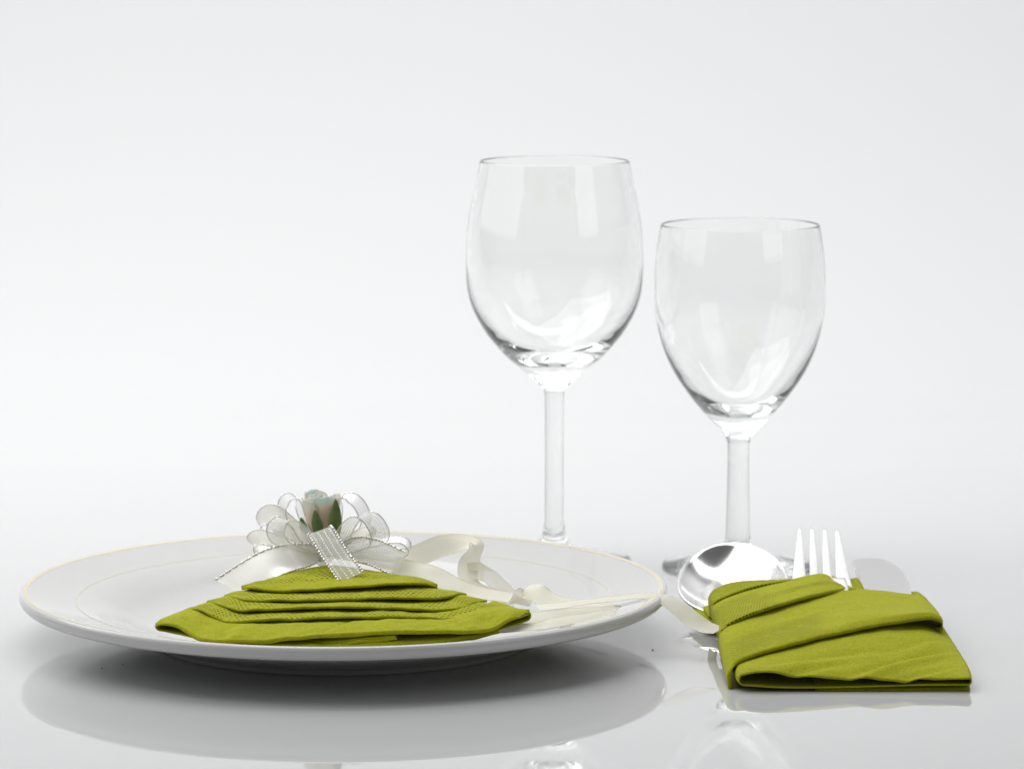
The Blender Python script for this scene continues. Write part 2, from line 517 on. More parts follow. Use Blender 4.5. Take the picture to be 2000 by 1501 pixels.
def plate_z(r):
    for i in range(len(PPROF) - 1):
        a, b_ = PPROF[i], PPROF[i + 1]
        if a[0] <= r <= b_[0] and a[3] > 0:
            t = (r - a[0]) / max(1e-6, b_[0] - a[0])
            return a[1] + (b_[1] - a[1]) * t
    return 22.0
def plate_zxy(x, y): return plate_z(math.hypot(x - PX, y))
def gilt(name, r0, r1):
    pr = [p for p in PPROF[:i_foot] if p[3] > -0.2 and r0 <= p[0] <= r1]
    pr = [(p[0] + p[2] * 0.07, p[1] + p[3] * 0.07, p[2], p[3]) for p in pr]
    return lathe_part(name, pr, M_gold, plate, None, 192)
def gilt_exact(name, r0, r1):
    pr = []
    for k in range(5):
        r = r0 + (r1 - r0) * k / 4
        z = plate_z(r); dz = (plate_z(r + .3) - plate_z(r - .3)) / .6
        l = math.hypot(1, dz); nr, nz = -dz / l, 1 / l
        pr.append((r + nr * 0.06, z + nz * 0.06, nr, nz))
    return lathe_part(name, pr, M_gold, plate, None, 192)
gilt_exact('gold_rim_line', 131.6, 133.3)
gilt_exact('gold_inner_line', 111.5, 111.95)

# ---------------------------------------------------------------- wine glasses
def wine_glass(label, cx, cy, outer, inner, stem, foot, group):
    g = thing('wine_glass', label, 'wine glass', (cx, cy, 0), group)
    # whole closed outline, from the middle of the inside of the bowl round the rim, down the outside to under the foot
    segs = []
    def samp(ctrl, n): return [(p.x, p.y) for p in crom([Vector((a, b, 0)) for a, b in ctrl], n)]
    A = samp(inner, 70)
    rimr = (outer[0][0] + inner[-1][0]) / 2; rt = (outer[0][0] - inner[-1][0]) / 2; rz = outer[0][1]
    rim = [(rimr - rt * math.cos(a), rz + rt * math.sin(a)) for a in [math.pi * k / 8 for k in range(1, 8)]]
    Bo = samp(outer, 90)
    S = samp(stem, 60)
    Fo = samp(foot, 50)
    full = A + rim + Bo + S[1:] + Fo[1:]
    marks = (len(A) + len(rim) + len(Bo) - 1, len(A) + len(rim) + len(Bo) + len(S) - 2)
    n = len(full)
    pr = []
    for i, p in enumerate(full):
        q0, q1 = full[max(i - 1, 0)], full[min(i + 1, n - 1)]
        tx, tz = q1[0] - q0[0], q1[1] - q0[1]
        nr, nz = -tz, tx
        l = math.hypot(nr, nz) or 1
        pr.append((max(0, p[0]), p[1], nr / l, nz / l))
    pr[0] = (0, pr[0][1], 0, 1); pr[-1] = (0, pr[-1][1], 0, -1)
    lathe_part('bowl', pr[:marks[0] + 1], M_glass, g, None, 128)
    lathe_part('stem', pr[marks[0]:marks[1] + 1], M_glass, g, None, 128)
    lathe_part('foot', pr[marks[1]:], M_glass, g, None, 128)
    return g
GG = 'wine glasses behind the plate'
outer = [(34.6, 187.0), (36.3, 178), (38.0, 171), (40.2, 158), (41.0, 146.2), (41.1, 138), (40.3, 127), (37.4, 117.4), (32.3, 108.3), (28.4, 103.3), (23.2, 97.3), (15.8, 90.8), (9.9, 86.0), (6.0, 82.5), (4.7, 80.0)]
inner = [(0, 95.0), (6, 95.4), (13, 97.4), (20, 101.2), (26, 106.2), (31, 112.0), (35.6, 119.5), (38.5, 128), (39.6, 138), (39.6, 146), (38.9, 158), (36.8, 171), (35.1, 178), (33.5, 187.0)]
stem = [(4.7, 80.0), (4.45, 75), (4.4, 60), (4.4, 40), (4.5, 24), (4.75, 18), (5.6, 13.5), (7.6, 9.6)]
foot = [(7.6, 9.6), (11, 7.4), (18, 5.2), (27, 3.1), (33.5, 2.1), (35.7, 1.5), (36.2, 0.95), (35.7, 0.4), (34.8, 0.25), (30, 0.25), (15, 0.25), (0, 0.25)]
wine_glass('taller clear wine glass standing behind the plate', 19.7, 181.5, outer, inner, stem, foot, GG)
outer = [(36.5, 158.8), (38.0, 150), (38.9, 140.7), (39.3, 130), (39.2, 122), (38.3, 114.9), (35.1, 102.1), (29.6, 90.2), (22.0, 79.2), (17.0, 73.2), (11.8, 67.5), (8.6, 64.3), (6.3, 61.5), (5.1, 58.5)]
inner = [(0, 72.5), (5, 72.8), (11, 75.3), (17.5, 80.3), (24, 87.5), (29.5, 95.5), (33.8, 104.5), (36.8, 115.5), (37.7, 122.5), (37.8, 130), (37.5, 140.7), (36.7, 150), (35.4, 158.8)]
stem = [(5.1, 58.5), (4.95, 54), (5.1, 42), (5.4, 28), (5.7, 17), (6.0, 13), (6.8, 10.4), (8.6, 8.6)]
foot = [(8.6, 8.6), (13, 6.8), (20, 4.9), (27, 3.0), (33, 2.0), (35.0, 1.5), (35.4, 0.95), (34.9, 0.4), (34.0, 0.25), (30, 0.25), (15, 0.25), (0, 0.25)]
wine_glass('shorter clear wine glass standing behind the spoon', 104.7, 166.6, outer, inner, stem, foot, GG)

# ---------------------------------------------------------------- pleated napkin on the plate
nap = thing('folded_napkin', 'green paper napkin folded into stepped pleats lying on the plate', 'napkin', (PX, -50, 7))
def to3(l): return [at(*p) for p in l]

def crease(p, x0, y0, x1, y1, wdt, dep, skew=0.6):
    d = V(x1 - x0, y1 - y0, 0); l = d.length; d = d / l
    q = V(p.x - x0, p.y - y0, 0)
    t = q.dot(d) / l
    s = q.x * d.y - q.y * d.x
    e = max(0.0, min(1.0, min(t, 1 - t) / 0.25)) if 0 < t < 1 else 0.0
    return -dep * e * math.exp(-(s / wdt) ** 2) + dep * skew * e * math.exp(-((s - 1.8 * wdt) / (1.6 * wdt)) ** 2)

def pleat(name, front, back, r, nu=150, nb=26, under=14.0, bulge=0.0, perf=None, seed=0, amp=0.5, drop=0.0, rend=0.35, creases=()):
    """a sheet from its back line to its front crease, turning over the crease and running back underneath"""
    Fp, Bp = crom(front, nu), crom(back, nu)
    rows = []
    nturn, nund = 7, 6
    cols = []
    for i in range(nu):
        u = i / (nu - 1)
        f_, b_ = Fp[i], Bp[i]
        e = min(1.0, min(u, 1 - u) / 0.10)
        rr = r * (rend + (1 - rend) * e) * (1 + 0.35 * noise.noise(Vector((u * 9, seed, 0))))
        d = V(f_.x - b_.x, f_.y - b_.y, 0)
        d = d.normalized() if d.length > 1e-3 else V(0, -1, 0)
        col = []
        f2 = f_ - d * rr
        for k in range(nb):
            s = k / nb
            p = lerp(b_, f2, s)
            p = p + V(0, 0, bulge * math.sin(math.pi * s))
            a = math.sin(math.pi * min(1, s * 1.02)) ** 0.5 if 0 < s < 1 else 0
            a *= min(1.0, e * 1.2)
            p = p + V(0, 0, (wob(p, amp, 0.07, seed) + wob(p, amp * 0.45, 0.19, seed + 3) + wob(p, amp * 0.2, 0.42, seed + 4)) * a)
            for (q0, q1, wd_, dp_, sk_) in creases:
                p = p + V(0, 0, crease(p, q0.x, q0.y, q1.x, q1.y, wd_, dp_, sk_))
            col.append(p)
        for k in range(nturn + 1):
            a = math.pi / 2 - math.pi * k / nturn
            col.append(f2 + d * (rr * math.cos(a)) + V(0, 0, rr * math.sin(a) - rr))
        base = f2 + V(0, 0, -2 * rr)
        ul = min(under, (f_ - b_).length * 0.9)
        for k in range(1, nund + 1):
            col.append(base - d * (ul * k / nund) + V(0, 0, -drop * k / nund))
        cols.append(col)
    nrow = len(cols[0])
    P = [[cols[i][j] for i in range(nu)] for j in range(nrow)]
    # small ripple along the crease
    for j in range(nb - 8, nb + nturn + 1):
        for i in range(nu):
            u = i / (nu - 1)
            e = min(1.0, min(u, 1 - u) / 0.06)
            k = min(1, (j - (nb - 8)) / 8)
            P[j][i] = P[j][i] + V(0, wob(P[j][i], 0.5, 0.16, seed + 9), wob(P[j][i], 0.5, 0.12, seed + 5)) * (e * k)
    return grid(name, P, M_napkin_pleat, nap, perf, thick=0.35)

# front crease lines (left end .. right end) and the lines where each sheet disappears under the one above
f0 = to3([(472, 1149, -32.4), (492, 1147, -36.0), (547, 1151, -39.6), (600, 1149, -40.5), (655, 1146, -40.5), (720, 1141, -40.5), (780, 1138, -39.6), (825, 1137, -36.0), (854, 1146, -32.4)])
b0 = to3([(472, 1148, -31.5), (500, 1138, -25.2), (562, 1119, -12.6), (610, 1108, -5.4), (650, 1104, -3.6), (700, 1110, -7.2), (790, 1125, -16.2), (835, 1135, -25.2), (854, 1145, -31.5)])
f1 = to3([(438, 1163, -37.8), (460, 1165, -44.1), (485, 1170, -49.5), (547, 1170, -51.3), (655, 1168, -51.3), (780, 1165, -51.3), (830, 1167, -50.4), (875, 1164, -48.6), (894, 1158, -43.2), (911, 1160, -38.7)])
b1 = to3([(438, 1162, -36.9), (455, 1156, -34.2), (480, 1152, -32.4), (547, 1140, -25.2), (655, 1136, -25.2), (780, 1132, -25.2), (825, 1140, -28.8), (860, 1150, -32.4), (890, 1154, -36.0), (911, 1159, -37.8)])
f2 = to3([(404, 1174, -45.0), (430, 1179, -51.3), (464, 1190, -59.4), (500, 1189, -61.2), (560, 1186, -61.2), (655, 1183, -61.2), (780, 1186, -61.2), (850, 1189, -60.3), (889, 1187, -58.5), (925, 1175, -52.2), (951, 1173, -45.9)])
b2 = to3([(404, 1173, -44.1), (425, 1168, -41.4), (450, 1163, -39.6), (500, 1163, -41.4), (560, 1161, -39.6), (655, 1159, -37.8), (780, 1157, -37.8), (850, 1160, -39.6), (890, 1160, -41.4), (925, 1166, -43.2), (951, 1172, -45.0)])
f3 = to3([(359, 1193, -52.2), (383, 1189, -56.7), (420, 1202, -63.9), (452, 1213, -69.3), (510, 1208, -71.1), (580, 1207, -71.1), (655, 1204, -71.1), (760, 1202, -71.1), (850, 1205, -70.2), (908, 1204, -68.4), (945, 1192, -62.1), (970, 1185, -56.7), (994, 1184, -53.1)])
b3 = to3([(359, 1192, -51.3), (380, 1184, -48.6), (410, 1176, -46.8), (450, 1180, -48.6), (510, 1182, -50.4), (580, 1180, -48.6), (655, 1177, -48.6), (760, 1178, -48.6), (850, 1180, -50.4), (905, 1176, -50.4), (940, 1176, -50.4), (970, 1180, -51.3), (994, 1183, -52.2)])
f4 = to3([(304, 1222, -67.0), (317, 1216, -69.8), (347, 1219, -73.5), (364, 1229, -78.1), (384, 1242, -82.8), (418, 1249, -87.4), (500, 1248, -89.3), (570, 1243, -88.4), (655, 1236, -87.4), (760, 1231, -87.4), (850, 1229, -86.5), (950, 1228, -83.7), (985, 1211, -78.1), (1003, 1204, -74.4), (1020, 1202, -70.7), (1034, 1197, -67.0)])
b4 = to3([(304, 1221, -66.0), (320, 1207, -61.0), (352, 1194, -55.0), (382, 1184, -51.0), (418, 1186, -53.0), (500, 1198, -61.4), (570, 1196, -61.4), (655, 1193, -61.4), (760, 1192, -61.4), (850, 1193, -61.4), (935, 1188, -59.5), (980, 1184, -57.7), (1010, 1188, -61.4), (1034, 1192, -65.1)])
def tuck(back, above, r, st=1.5):
    n_ = len(back)
    A = crom(above, 120)
    out_ = []
    for i, p in enumerate(back):
        q = min(A, key=lambda a: abs(a.x - p.x))
        e = max(0.0, min(1.0, (min(i, n_ - 1 - i) - st) / 1.5))
        zt = q.z - 2 * r - 1.5
        out_.append(V(p.x, p.y, lerp(p.z, min(p.z, zt), e)))
    return out_
b4_ = b4; b1 = tuck(b1, f0, .42, 2.2); b2 = tuck(b2, f1, .42, 2.6); b3 = tuck(b3, f2, .42, 3.0); b4 = tuck(b4, f3, .42, 3.2)
band = lambda lo, hi: (lambda u, v: 1.0 if lo <= v <= hi else 0.0)
pleat('bottom_panel', f4, b4, 0.8, bulge=0.9, seed=5, amp=0.9, under=26, drop=1.0, perf=lambda u, v: 0.0, rend=0.1,
      creases=[(at(588, 1246, -95), at(700, 1206, -68), 1.3, 0.9, 0.6), (at(422, 1250, -96), at(455, 1212, -70), 3.0, 1.1, 0.9), (at(945, 1233, -95), at(905, 1202, -70), 3.0, -1.0, 0.9),
               (at(500, 1250, -96), at(640, 1225, -82), 2.0, 0.5, 0.8), (at(760, 1238, -96), at(880, 1210, -74), 2.2, 0.6, 0.8)])
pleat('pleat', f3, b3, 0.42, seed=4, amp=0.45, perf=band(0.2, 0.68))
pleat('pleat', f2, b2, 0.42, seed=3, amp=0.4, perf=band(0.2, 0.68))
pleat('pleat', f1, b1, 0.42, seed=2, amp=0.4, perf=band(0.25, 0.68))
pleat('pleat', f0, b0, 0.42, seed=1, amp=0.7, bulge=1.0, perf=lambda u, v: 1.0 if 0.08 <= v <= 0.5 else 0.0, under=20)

# turned-under sheets at the bottom: the rolled left end, the rolled right end, the loose flap in the middle
def under_sheet(name, rows, nu, nv, seed, amp=0.25, perf=None, thick=0.4):
    P = loft([to3(r) for r in rows], nu, nv)
    for j in range(nv):
        for i in range(nu):
            p = P[j][i]
            P[j][i] = p + V(0, 0, wob(p, amp, 0.12, seed) + wob(p, amp * .5, 0.3, seed))
    return grid(name, P, M_napkin, nap, perf, thick)
def roll(name, sec, back):
    S0 = to3(sec)
    rows = [[p + back * t for p in S0] for t in (0, .35, .7, 1.0)]
    P = loft(rows, 44, 14)
    for r_ in P:
        for i, p in enumerate(r_):
            r_[i] = p + V(0, wob(p, .5, .15, 14), wob(p, .2, .15, 13))
    return grid(name, P, M_napkin, nap, lambda u, v: 0.0, 0.4)
roll('turned_edge', [(318, 1215, -68.8), (307, 1218, -67.4), (303, 1223, -67.0), (308, 1230, -67.0), (322, 1233, -68.8), (352, 1239, -74.4), (384, 1246, -80.9), (420, 1251, -85.6)], V(14, 22, 0.5))
roll('turned_edge', [(1020, 1201, -70.7), (1031, 1195, -67.9), (1037, 1199, -67.0), (1034, 1209, -67.0), (1022, 1214, -68.8), (1000, 1222, -73.5), (975, 1229, -79.0), (945, 1235, -83.7)], V(-14, 22, 0.5))
def flap(name, pts_front, depth, r, seed):
    fr = to3(pts_front)
    bk = [p + V(0, depth, 2.0) for p in fr]
    return pleat(name, fr, bk, r, seed=seed, amp=0.25, under=depth * 0.8, perf=lambda u, v: 0.0, nu=70)
flap('loose_flap', [(590, 1249, -81.4), (640, 1252, -86.0), (700, 1247, -87.0), (765, 1242, -87.0), (772, 1240, -85.1)], 22, 0.7, 21)
flap('loose_flap', [(450, 1254, -82.0), (520, 1258, -87.5), (596, 1259, -88.5), (640, 1260, -88.8), (720, 1257, -88.8), (800, 1253, -87.9), (880, 1246, -85.1), (975, 1233, -79.5)], 24, 0.9, 22)
flap('loose_flap', [(606, 1250, -82.3), (650, 1255, -87.0), (720, 1250, -87.9), (775, 1246, -87.0)], 22, 0.5, 23)

# ---------------------------------------------------------------- ribbons
def ribbon(name, ctrl, wv, width, m, parent, thread=None, n=None, cup=0.0, taper=None, notch=0.0, seed=0, raw=False):
    """ctrl: points (px,py,y) or vectors; wv: width directions, one for each control point"""
    C0 = ctrl if raw else [at(*p) for p in ctrl]
    L = sum((C0[i + 1] - C0[i]).length for i in range(len(C0) - 1))
    n = n or max(24, int(L / 0.7))
    # parameter-true sampling: interpolate centre and width together
    k = len(C0)
    def cr(pts, t):
        x = t * (k - 1); i = min(int(x), k - 2); f = x - i
        p1, p2 = pts[i], pts[i + 1]
        p0 = pts[i - 1] if i > 0 else p1 * 2 - p2
        p3 = pts[i + 2] if i + 2 < k else p2 * 2 - p1
        return 0.5 * ((2 * p1) + (p2 - p0) * f + (2 * p0 - 5 * p1 + 4 * p2 - p3) * f * f + (3 * p1 - p0 - 3 * p2 + p3) * f ** 3)
    W0 = [Vector(x).normalized() for x in (wv if isinstance(wv, list) else [wv] * k)]
    T0 = taper or [1.0] * k
    Tv = [Vector((t, 0, 0)) for t in T0]
    nw = 9
    P = [[None] * n for _ in range(nw)]
    for i in range(n):
        t = i / (n - 1)
        c = cr(C0, t); wd = cr(W0, t).normalized(); tp = cr(Tv, t).x
        tn = cr(C0, min(1, t + .004)) - cr(C0, max(0, t - .004))
        tn.normalize()
        wd = (wd - tn * wd.dot(tn) * 0.85).normalized()
        nn = tn.cross(wd)
        for j in range(nw):
            s = j / (nw - 1) - 0.5
            q = c + wd * (s * width * tp) + nn * (cup * (s * s * 4 - 0.3))
            q = q + nn * noise.noise(Vector((t * L * .11, s * 1.5, seed))) * 0.35
            if notch and i > n * 0.7:
                q = q + tn * (notch * (t - .7) / .3 * s * 2)
            P[j][i] = q
    o = grid(name, P, m, parent)
    if thread is not None:
        for j, sd in ((0, 0), (nw - 1, 1)):
            path = crom(P[j], max(60, int(L / 0.24)))
            tube('edge_thread', path, thread[1], thread[0], o, bead=thread[2], seed=sd)
    return o

def tube(name, path, r, m, parent, bead=0.0, seed=0, ns=6):
    n = len(path)
    verts, faces = [], []
    up = V(0.13, 0.2, 0.97)
    for i, p in enumerate(path):
        t = (path[min(i + 1, n - 1)] - path[max(i - 1, 0)])
        t = t.normalized() if t.length > 1e-9 else V(1, 0, 0)
        a = t.cross(up)
        a = a.normalized() if a.length > 1e-6 else V(1, 0, 0)
        b_ = t.cross(a)
        rr = r * (1 + (0.4 * math.sin(i * 2 * math.pi / bead + seed + 1.3 * noise.noise(Vector((i * .05, seed, 0)))) + 0.5 * noise.noise(Vector((i * .21, seed, 3))) if bead else 0))
        if i in (0, n - 1): rr *= 0.2
        off = (a * math.sin(i * math.pi / bead) * r * 0.5) if bead else V(0, 0, 0)
        for k in range(ns):
            an = 2 * math.pi * k / ns + i * 0.15
            verts.append(p + off + a * (rr * math.cos(an)) + b_ * (rr * math.sin(an)))
    for i in range(n - 1):
        for k in range(ns):
            faces.append((i * ns + k, i * ns + (k + 1) % ns, (i + 1) * ns + (k + 1) % ns, (i + 1) * ns + k))
    return mesh_obj(name, verts, faces, m, parent, True, origin=parent_off(parent))

SIL = (M_thread, 0.44, 6.3)
SILF = (M_thread, 0.24, 0.0)
bow = thing('rosebud_bow', 'silver edged white ribbon bow with a pale rosebud on the pleated napkin', 'bow', (-78.5, 5, 31))
K = (632, 1078, 5)
K2 = (632, 1080, 2)
# loops
ribbon('ribbon_loop', [K, (592, 1052, 12), (558, 1018, 16), (551, 989, 17), (562, 974, 17), (578, 978, 16), (590, 1008, 13), (608, 1055, 9), K],
       (-0.38, 0.88, 0.15), 10, M_sheer_plain, bow, SILF, seed=1)
ribbon('ribbon_loop', [K, (568, 1062, 12), (520, 1048, 16), (508, 1022, 18), (522, 1004, 18), (546, 1012, 15), (592, 1050, 9), K],
       (-0.15, 0.72, 0.6), 10, M_cream, bow, SILF, seed=2)
ribbon('ribbon_loop', [K2, (585, 1073, -3), (549, 1058, -6), (538, 1034, -6), (556, 1016, -6), (584, 1028, -4), (602, 1055, -1), K2],
       (-0.72, 0.62, -0.05), 10, M_sheer, bow, SILF, seed=3)
ribbon('ribbon_loop', [K2, (560, 1084, 2), (508, 1076, 2), (492, 1060, 2), (508, 1048, 2), (545, 1058, 2), (600, 1074, 3), K2],
       (-0.35, 0.8, 0.45), 10, M_cream, bow, SILF, seed=4)
ribbon('ribbon_loop', [K, (684, 1055, 12), (712, 1022, 16), (708, 995, 17), (692, 976, 17), (672, 973, 16), (660, 990, 14), (652, 1040, 10), K],
       (0.38, 0.88, 0.15), 10, M_sheer_plain, bow, SILF, seed=5)
ribbon('ribbon_loop', [K2, (660, 1062, -1), (680, 1026, -4), (703, 1009, -4), (726, 1014, -4), (741, 1038, -4), (738, 1062, -2), (700, 1074, 0), K2],
       (0.68, 0.66, 0.05), 10, M_sheer_plain, bow, SILF, seed=6)
ribbon('ribbon_loop', [K, (720, 1084, 6), (770, 1088, 8), (797, 1077, 8), (795, 1060, 8), (770, 1053, 8), (725, 1062, 7), K],
       (0.12, 0.95, 0.12), 9, M_cream, bow, SILF, seed=7)
ribbon('ribbon_loop', [K, (668, 1062, 2), (700, 1042, 2), (722, 1040, 2), (724, 1056, 2), (690, 1070, 3), K],
       (0.2, 0.9, 0.35), 9, M_cream, bow, SILF, seed=8)
# tails
ribbon('ribbon_tail', [(630, 1078, 2), (592, 1083, -4), (530, 1099, -11), (450, 1147, -20)],
       [(-0.2, 0.5, 0.8), (-0.4, 0.6, 0.7), (-0.6, 0.6, 0.5), (-0.62, 0.6, 0.42)], 15.5, M_cream, bow, SIL, taper=[.35, .75, 1, 1], notch=2.5, seed=9)
ribbon('ribbon_tail', [(640, 1060, 0), (624, 1036, -6), (630, 1042, -11), (652, 1078, -19), (687, 1127, -30)],
       [(0.9, 0.2, 0.3)] * 5, 10.2, M_sheer, bow, SIL, taper=[.8, .95, 1, 1, 1.05], seed=10)
ribbon('ribbon_tail', [(650, 1078, 0), (690, 1071, -5), (730, 1078, -10), (784, 1102, -18)],
       [(0.1, 0.5, 0.8), (0.05, 0.5, 0.85), (0.05, 0.5, 0.85), (0.02, 0.45, 0.88)], 11, M_sheer, bow, SIL, taper=[.45, .9, 1, 1], seed=11)
# knot wrapped round the gathered loops
kn = []
kc = at(634, 1078, 3)
for j in range(9):
    a = j / 8 * 2 * math.pi
    kn.append(kc + V(2.6 * math.cos(a), 2.2 * math.sin(a), 0) * 1.0 + V(0, 0, 2.5 * math.sin(a + .5)))
ribbon('knot', kn, (0.2, 0.1, 1), 6, M_cream, bow, None, raw=True, seed=12)

# rosebud
rb_c = at(629, 1046, 9)
def petal_shell(name, a0, a1, r0, r1, h, curl, seed, z0=0.0, m=None):
    nu, nv = 22, 18
    P, uvs = [], []
    for j in range(nv):
        t = j / (nv - 1)
        row = []
        for i in range(nu):
            s = i / (nu - 1)
            a = a0 + (a1 - a0) * s
            edge = math.sin(math.pi * s) ** 0.35
            hh = h * (0.70 + 0.30 * edge) + noise.noise(Vector((s * 5, seed, 1))) * 1.3 + noise.noise(Vector((s * 14, seed, 2))) * 0.5
            rad = (r0 + (r1 - r0) * math.sin(t * math.pi * 0.62) ** 0.8) + curl * max(0, t - 0.75) * 4
            rad += noise.noise(Vector((a * 1.4, t * 2.2, seed))) * 0.9
            rad *= 0.93
            row.append(rb_c + V(rad * math.cos(a), rad * math.sin(a), z0 + hh * t))
        P.append(row)
    o = grid(name, P, m or M_petal, bud, None, 0.25)
    ul = o.data.uv_layers[0]
    for l in o.data.loops:
        vi = l.vertex_index
        ul.data[l.index].uv = ((vi % nu) / (nu - 1), (vi // nu) / (nv - 1))
    return o
bud = bpy.data.objects.new('rosebud', None)
bud.empty_display_size = 0.01
link(bud, bow)
bud['label'] = 'pale cream rosebud with blue tinted petal tips'
for q, (a0, a1, r0, r1, h, cu) in enumerate([(-2.9, -0.2, 3.2, 7.6, 18.0, 0.5), (-1.0, 1.5, 3.2, 7.9, 17.2, 0.7), (1.0, 3.6, 3.0, 7.4, 18.4, 0.6),
                                            (2.6, 4.5, 3.0, 7.9, 16.6, 0.9), (-2.2, 0.8, 2.4, 5.6, 17.6, 0.3), (0.6, 3.8, 2.2, 5.2, 17.8, 0.3),
                                            (-3.0, 0.5, 1.4, 3.6, 17.2, 0.2), (0.2, 3.4, 1.2, 3.2, 17.3, 0.1), (-2.0, 2.6, 0.5, 1.7, 17.0, 0)]):
    petal_shell('petal', a0, a1, r0, r1, h, cu, q * 1.7, m=M_petal if q in (0, 2, 3) else M_petal_inner)
def sepal(base, tip, wid, lean, seed):
    b_, t_ = at(*base), at(*tip)
    nu, nv = 9, 22
    P = []
    for j in range(nv):
        t = j / (nv - 1)
        c = lerp(b_, t_, t) + V(0, -1.5 * math.sin(math.pi * t), 0)
        wd = wid * (math.sin(math.pi * min(1, 0.18 + 0.82 * t)) ** 0.75 if t < 1 else 0.0) + 0.02
        row = []
        for i in range(nu):
            s = i / (nu - 1) - 0.5
            row.append(c + V(wd * s + lean * t * t, abs(s) ** 1.5 * wd * 0.7, noise.noise(Vector((t * 4, s * 3, seed))) * 0.3))
        P.append(row)
    return grid('sepal', P, M_leaf, bud, None, 0.25)
sepal((624, 1048, -1), (615, 996, 0), 4.6, 0, 1)
sepal((655, 1050, -1), (656, 974, -0.5), 5.0, 0, 2)
sepal((600, 1046, 12), (588, 1010, 14), 3.5, 0, 3)

# cream satin ribbon trailing over the plate
trail = thing('satin_ribbon', 'cream satin ribbon curling from the bow over the plate rim to the cutlery pouch', 'ribbon', (-20, 10, 7))
PIC = (M_picot, 0.13, 4.0)
ribbon('strand', [(690, 1082, 8), (760, 1094, 14), (810, 1086, 18), (860, 1066, 22), (905, 1058, 25), (930, 1062, 24), (927, 1082, 20), (914, 1106, 14), (917, 1134, 8), (940, 1152, 8), (975, 1163, 6), (1004, 1170, 6)],
       [(0, .8, .5), (0, .6, .42), (0, .5, .85), (0.05, .55, .8), (.15, .8, .5), (.3, .9, .15), (.5, .85, -.05), (.7, .7, 0), (.7, .7, .05), (.35, .9, .2), (.2, .9, .3), (0, 1, .2)], 9.5, M_satin, trail, PIC, seed=20)
ribbon('strand', [(914, 1118, 12), (938, 1116, 16), (962, 1130, 14), (985, 1152, 8), (1006, 1178, 0)],
       [(.5, .3, -.8), (.2, .4, -.9), (-.3, .5, -.8), (-.5, .6, -.6), (-.5, .7, -.5)], 8.5, M_satin, trail, PIC, seed=21)
ribbon('strand', [(770, 1104, 8), (810, 1112, 6), (850, 1124, 2), (890, 1143, -2), (940, 1157, -4), (1005, 1168, -6), (1040, 1176, -8)],
       [(.2, .8, .5), (.2, .8, .5), (.2, .8, .5), (.2, .8, .4), (.1, .9, .3), (.1, .95, .2), (.1, .95, .2)], 10, M_satin, trail, PIC, seed=22)
ribbon('strand', [(985, 1184, -12), (1006, 1168, -10), (1027, 1148, -8), (1048, 1156, -13), (1074, 1172, -18), (1120, 1181, -23), (1180, 1187, -29), (1227, 1190, -34)],
       [(.3, .9, 0), (.6, .7, .2), (.5, .8, .1), (.35, .75, .55), (.2, .85, .4), (.1, .95, .25), (.05, .97, .15), (0, 1, .1)], 9.5, M_satin, trail, PIC, seed=23)
ribbon('strand', [(1050, 1186, -40), (1090, 1182, -37), (1140, 1175, -33), (1200, 1168, -30), (1255, 1163, -28), (1290, 1167, -30), (1322, 1184, -34), (1350, 1207, -39), (1375, 1223, -43), (1403, 1231, -47)],
       [(0, 1, .1), (0, 1, .08), (0, 1, .06), (.05, 1, .06), (.1, .98, .1), (.25, .9, .25), (.35, .8, .4), (.4, .75, .45), (.3, .85, .35), (.1, .98, .1)], 8.5, M_satin, trail, PIC, seed=24)
ribbon('strand', [(990, 1207, -60), (1070, 1206, -60), (1125, 1201, -54), (1180, 1196, -46), (1227, 1191, -36)],
       [(.1, .9, .35), (.1, .9, .35), (.1, .9, .3), (.1, .95, .2), (.1, 1, .1)], 10, M_satin, trail, PIC, seed=25)
ribbon('strand', [(975, 1229, -66), (1050, 1222, -72), (1100, 1212, -66), (1150, 1205, -58), (1200, 1197, -48)],
       [(.1, .95, .12)] * 5, 9, M_satin, trail, PIC, seed=26)

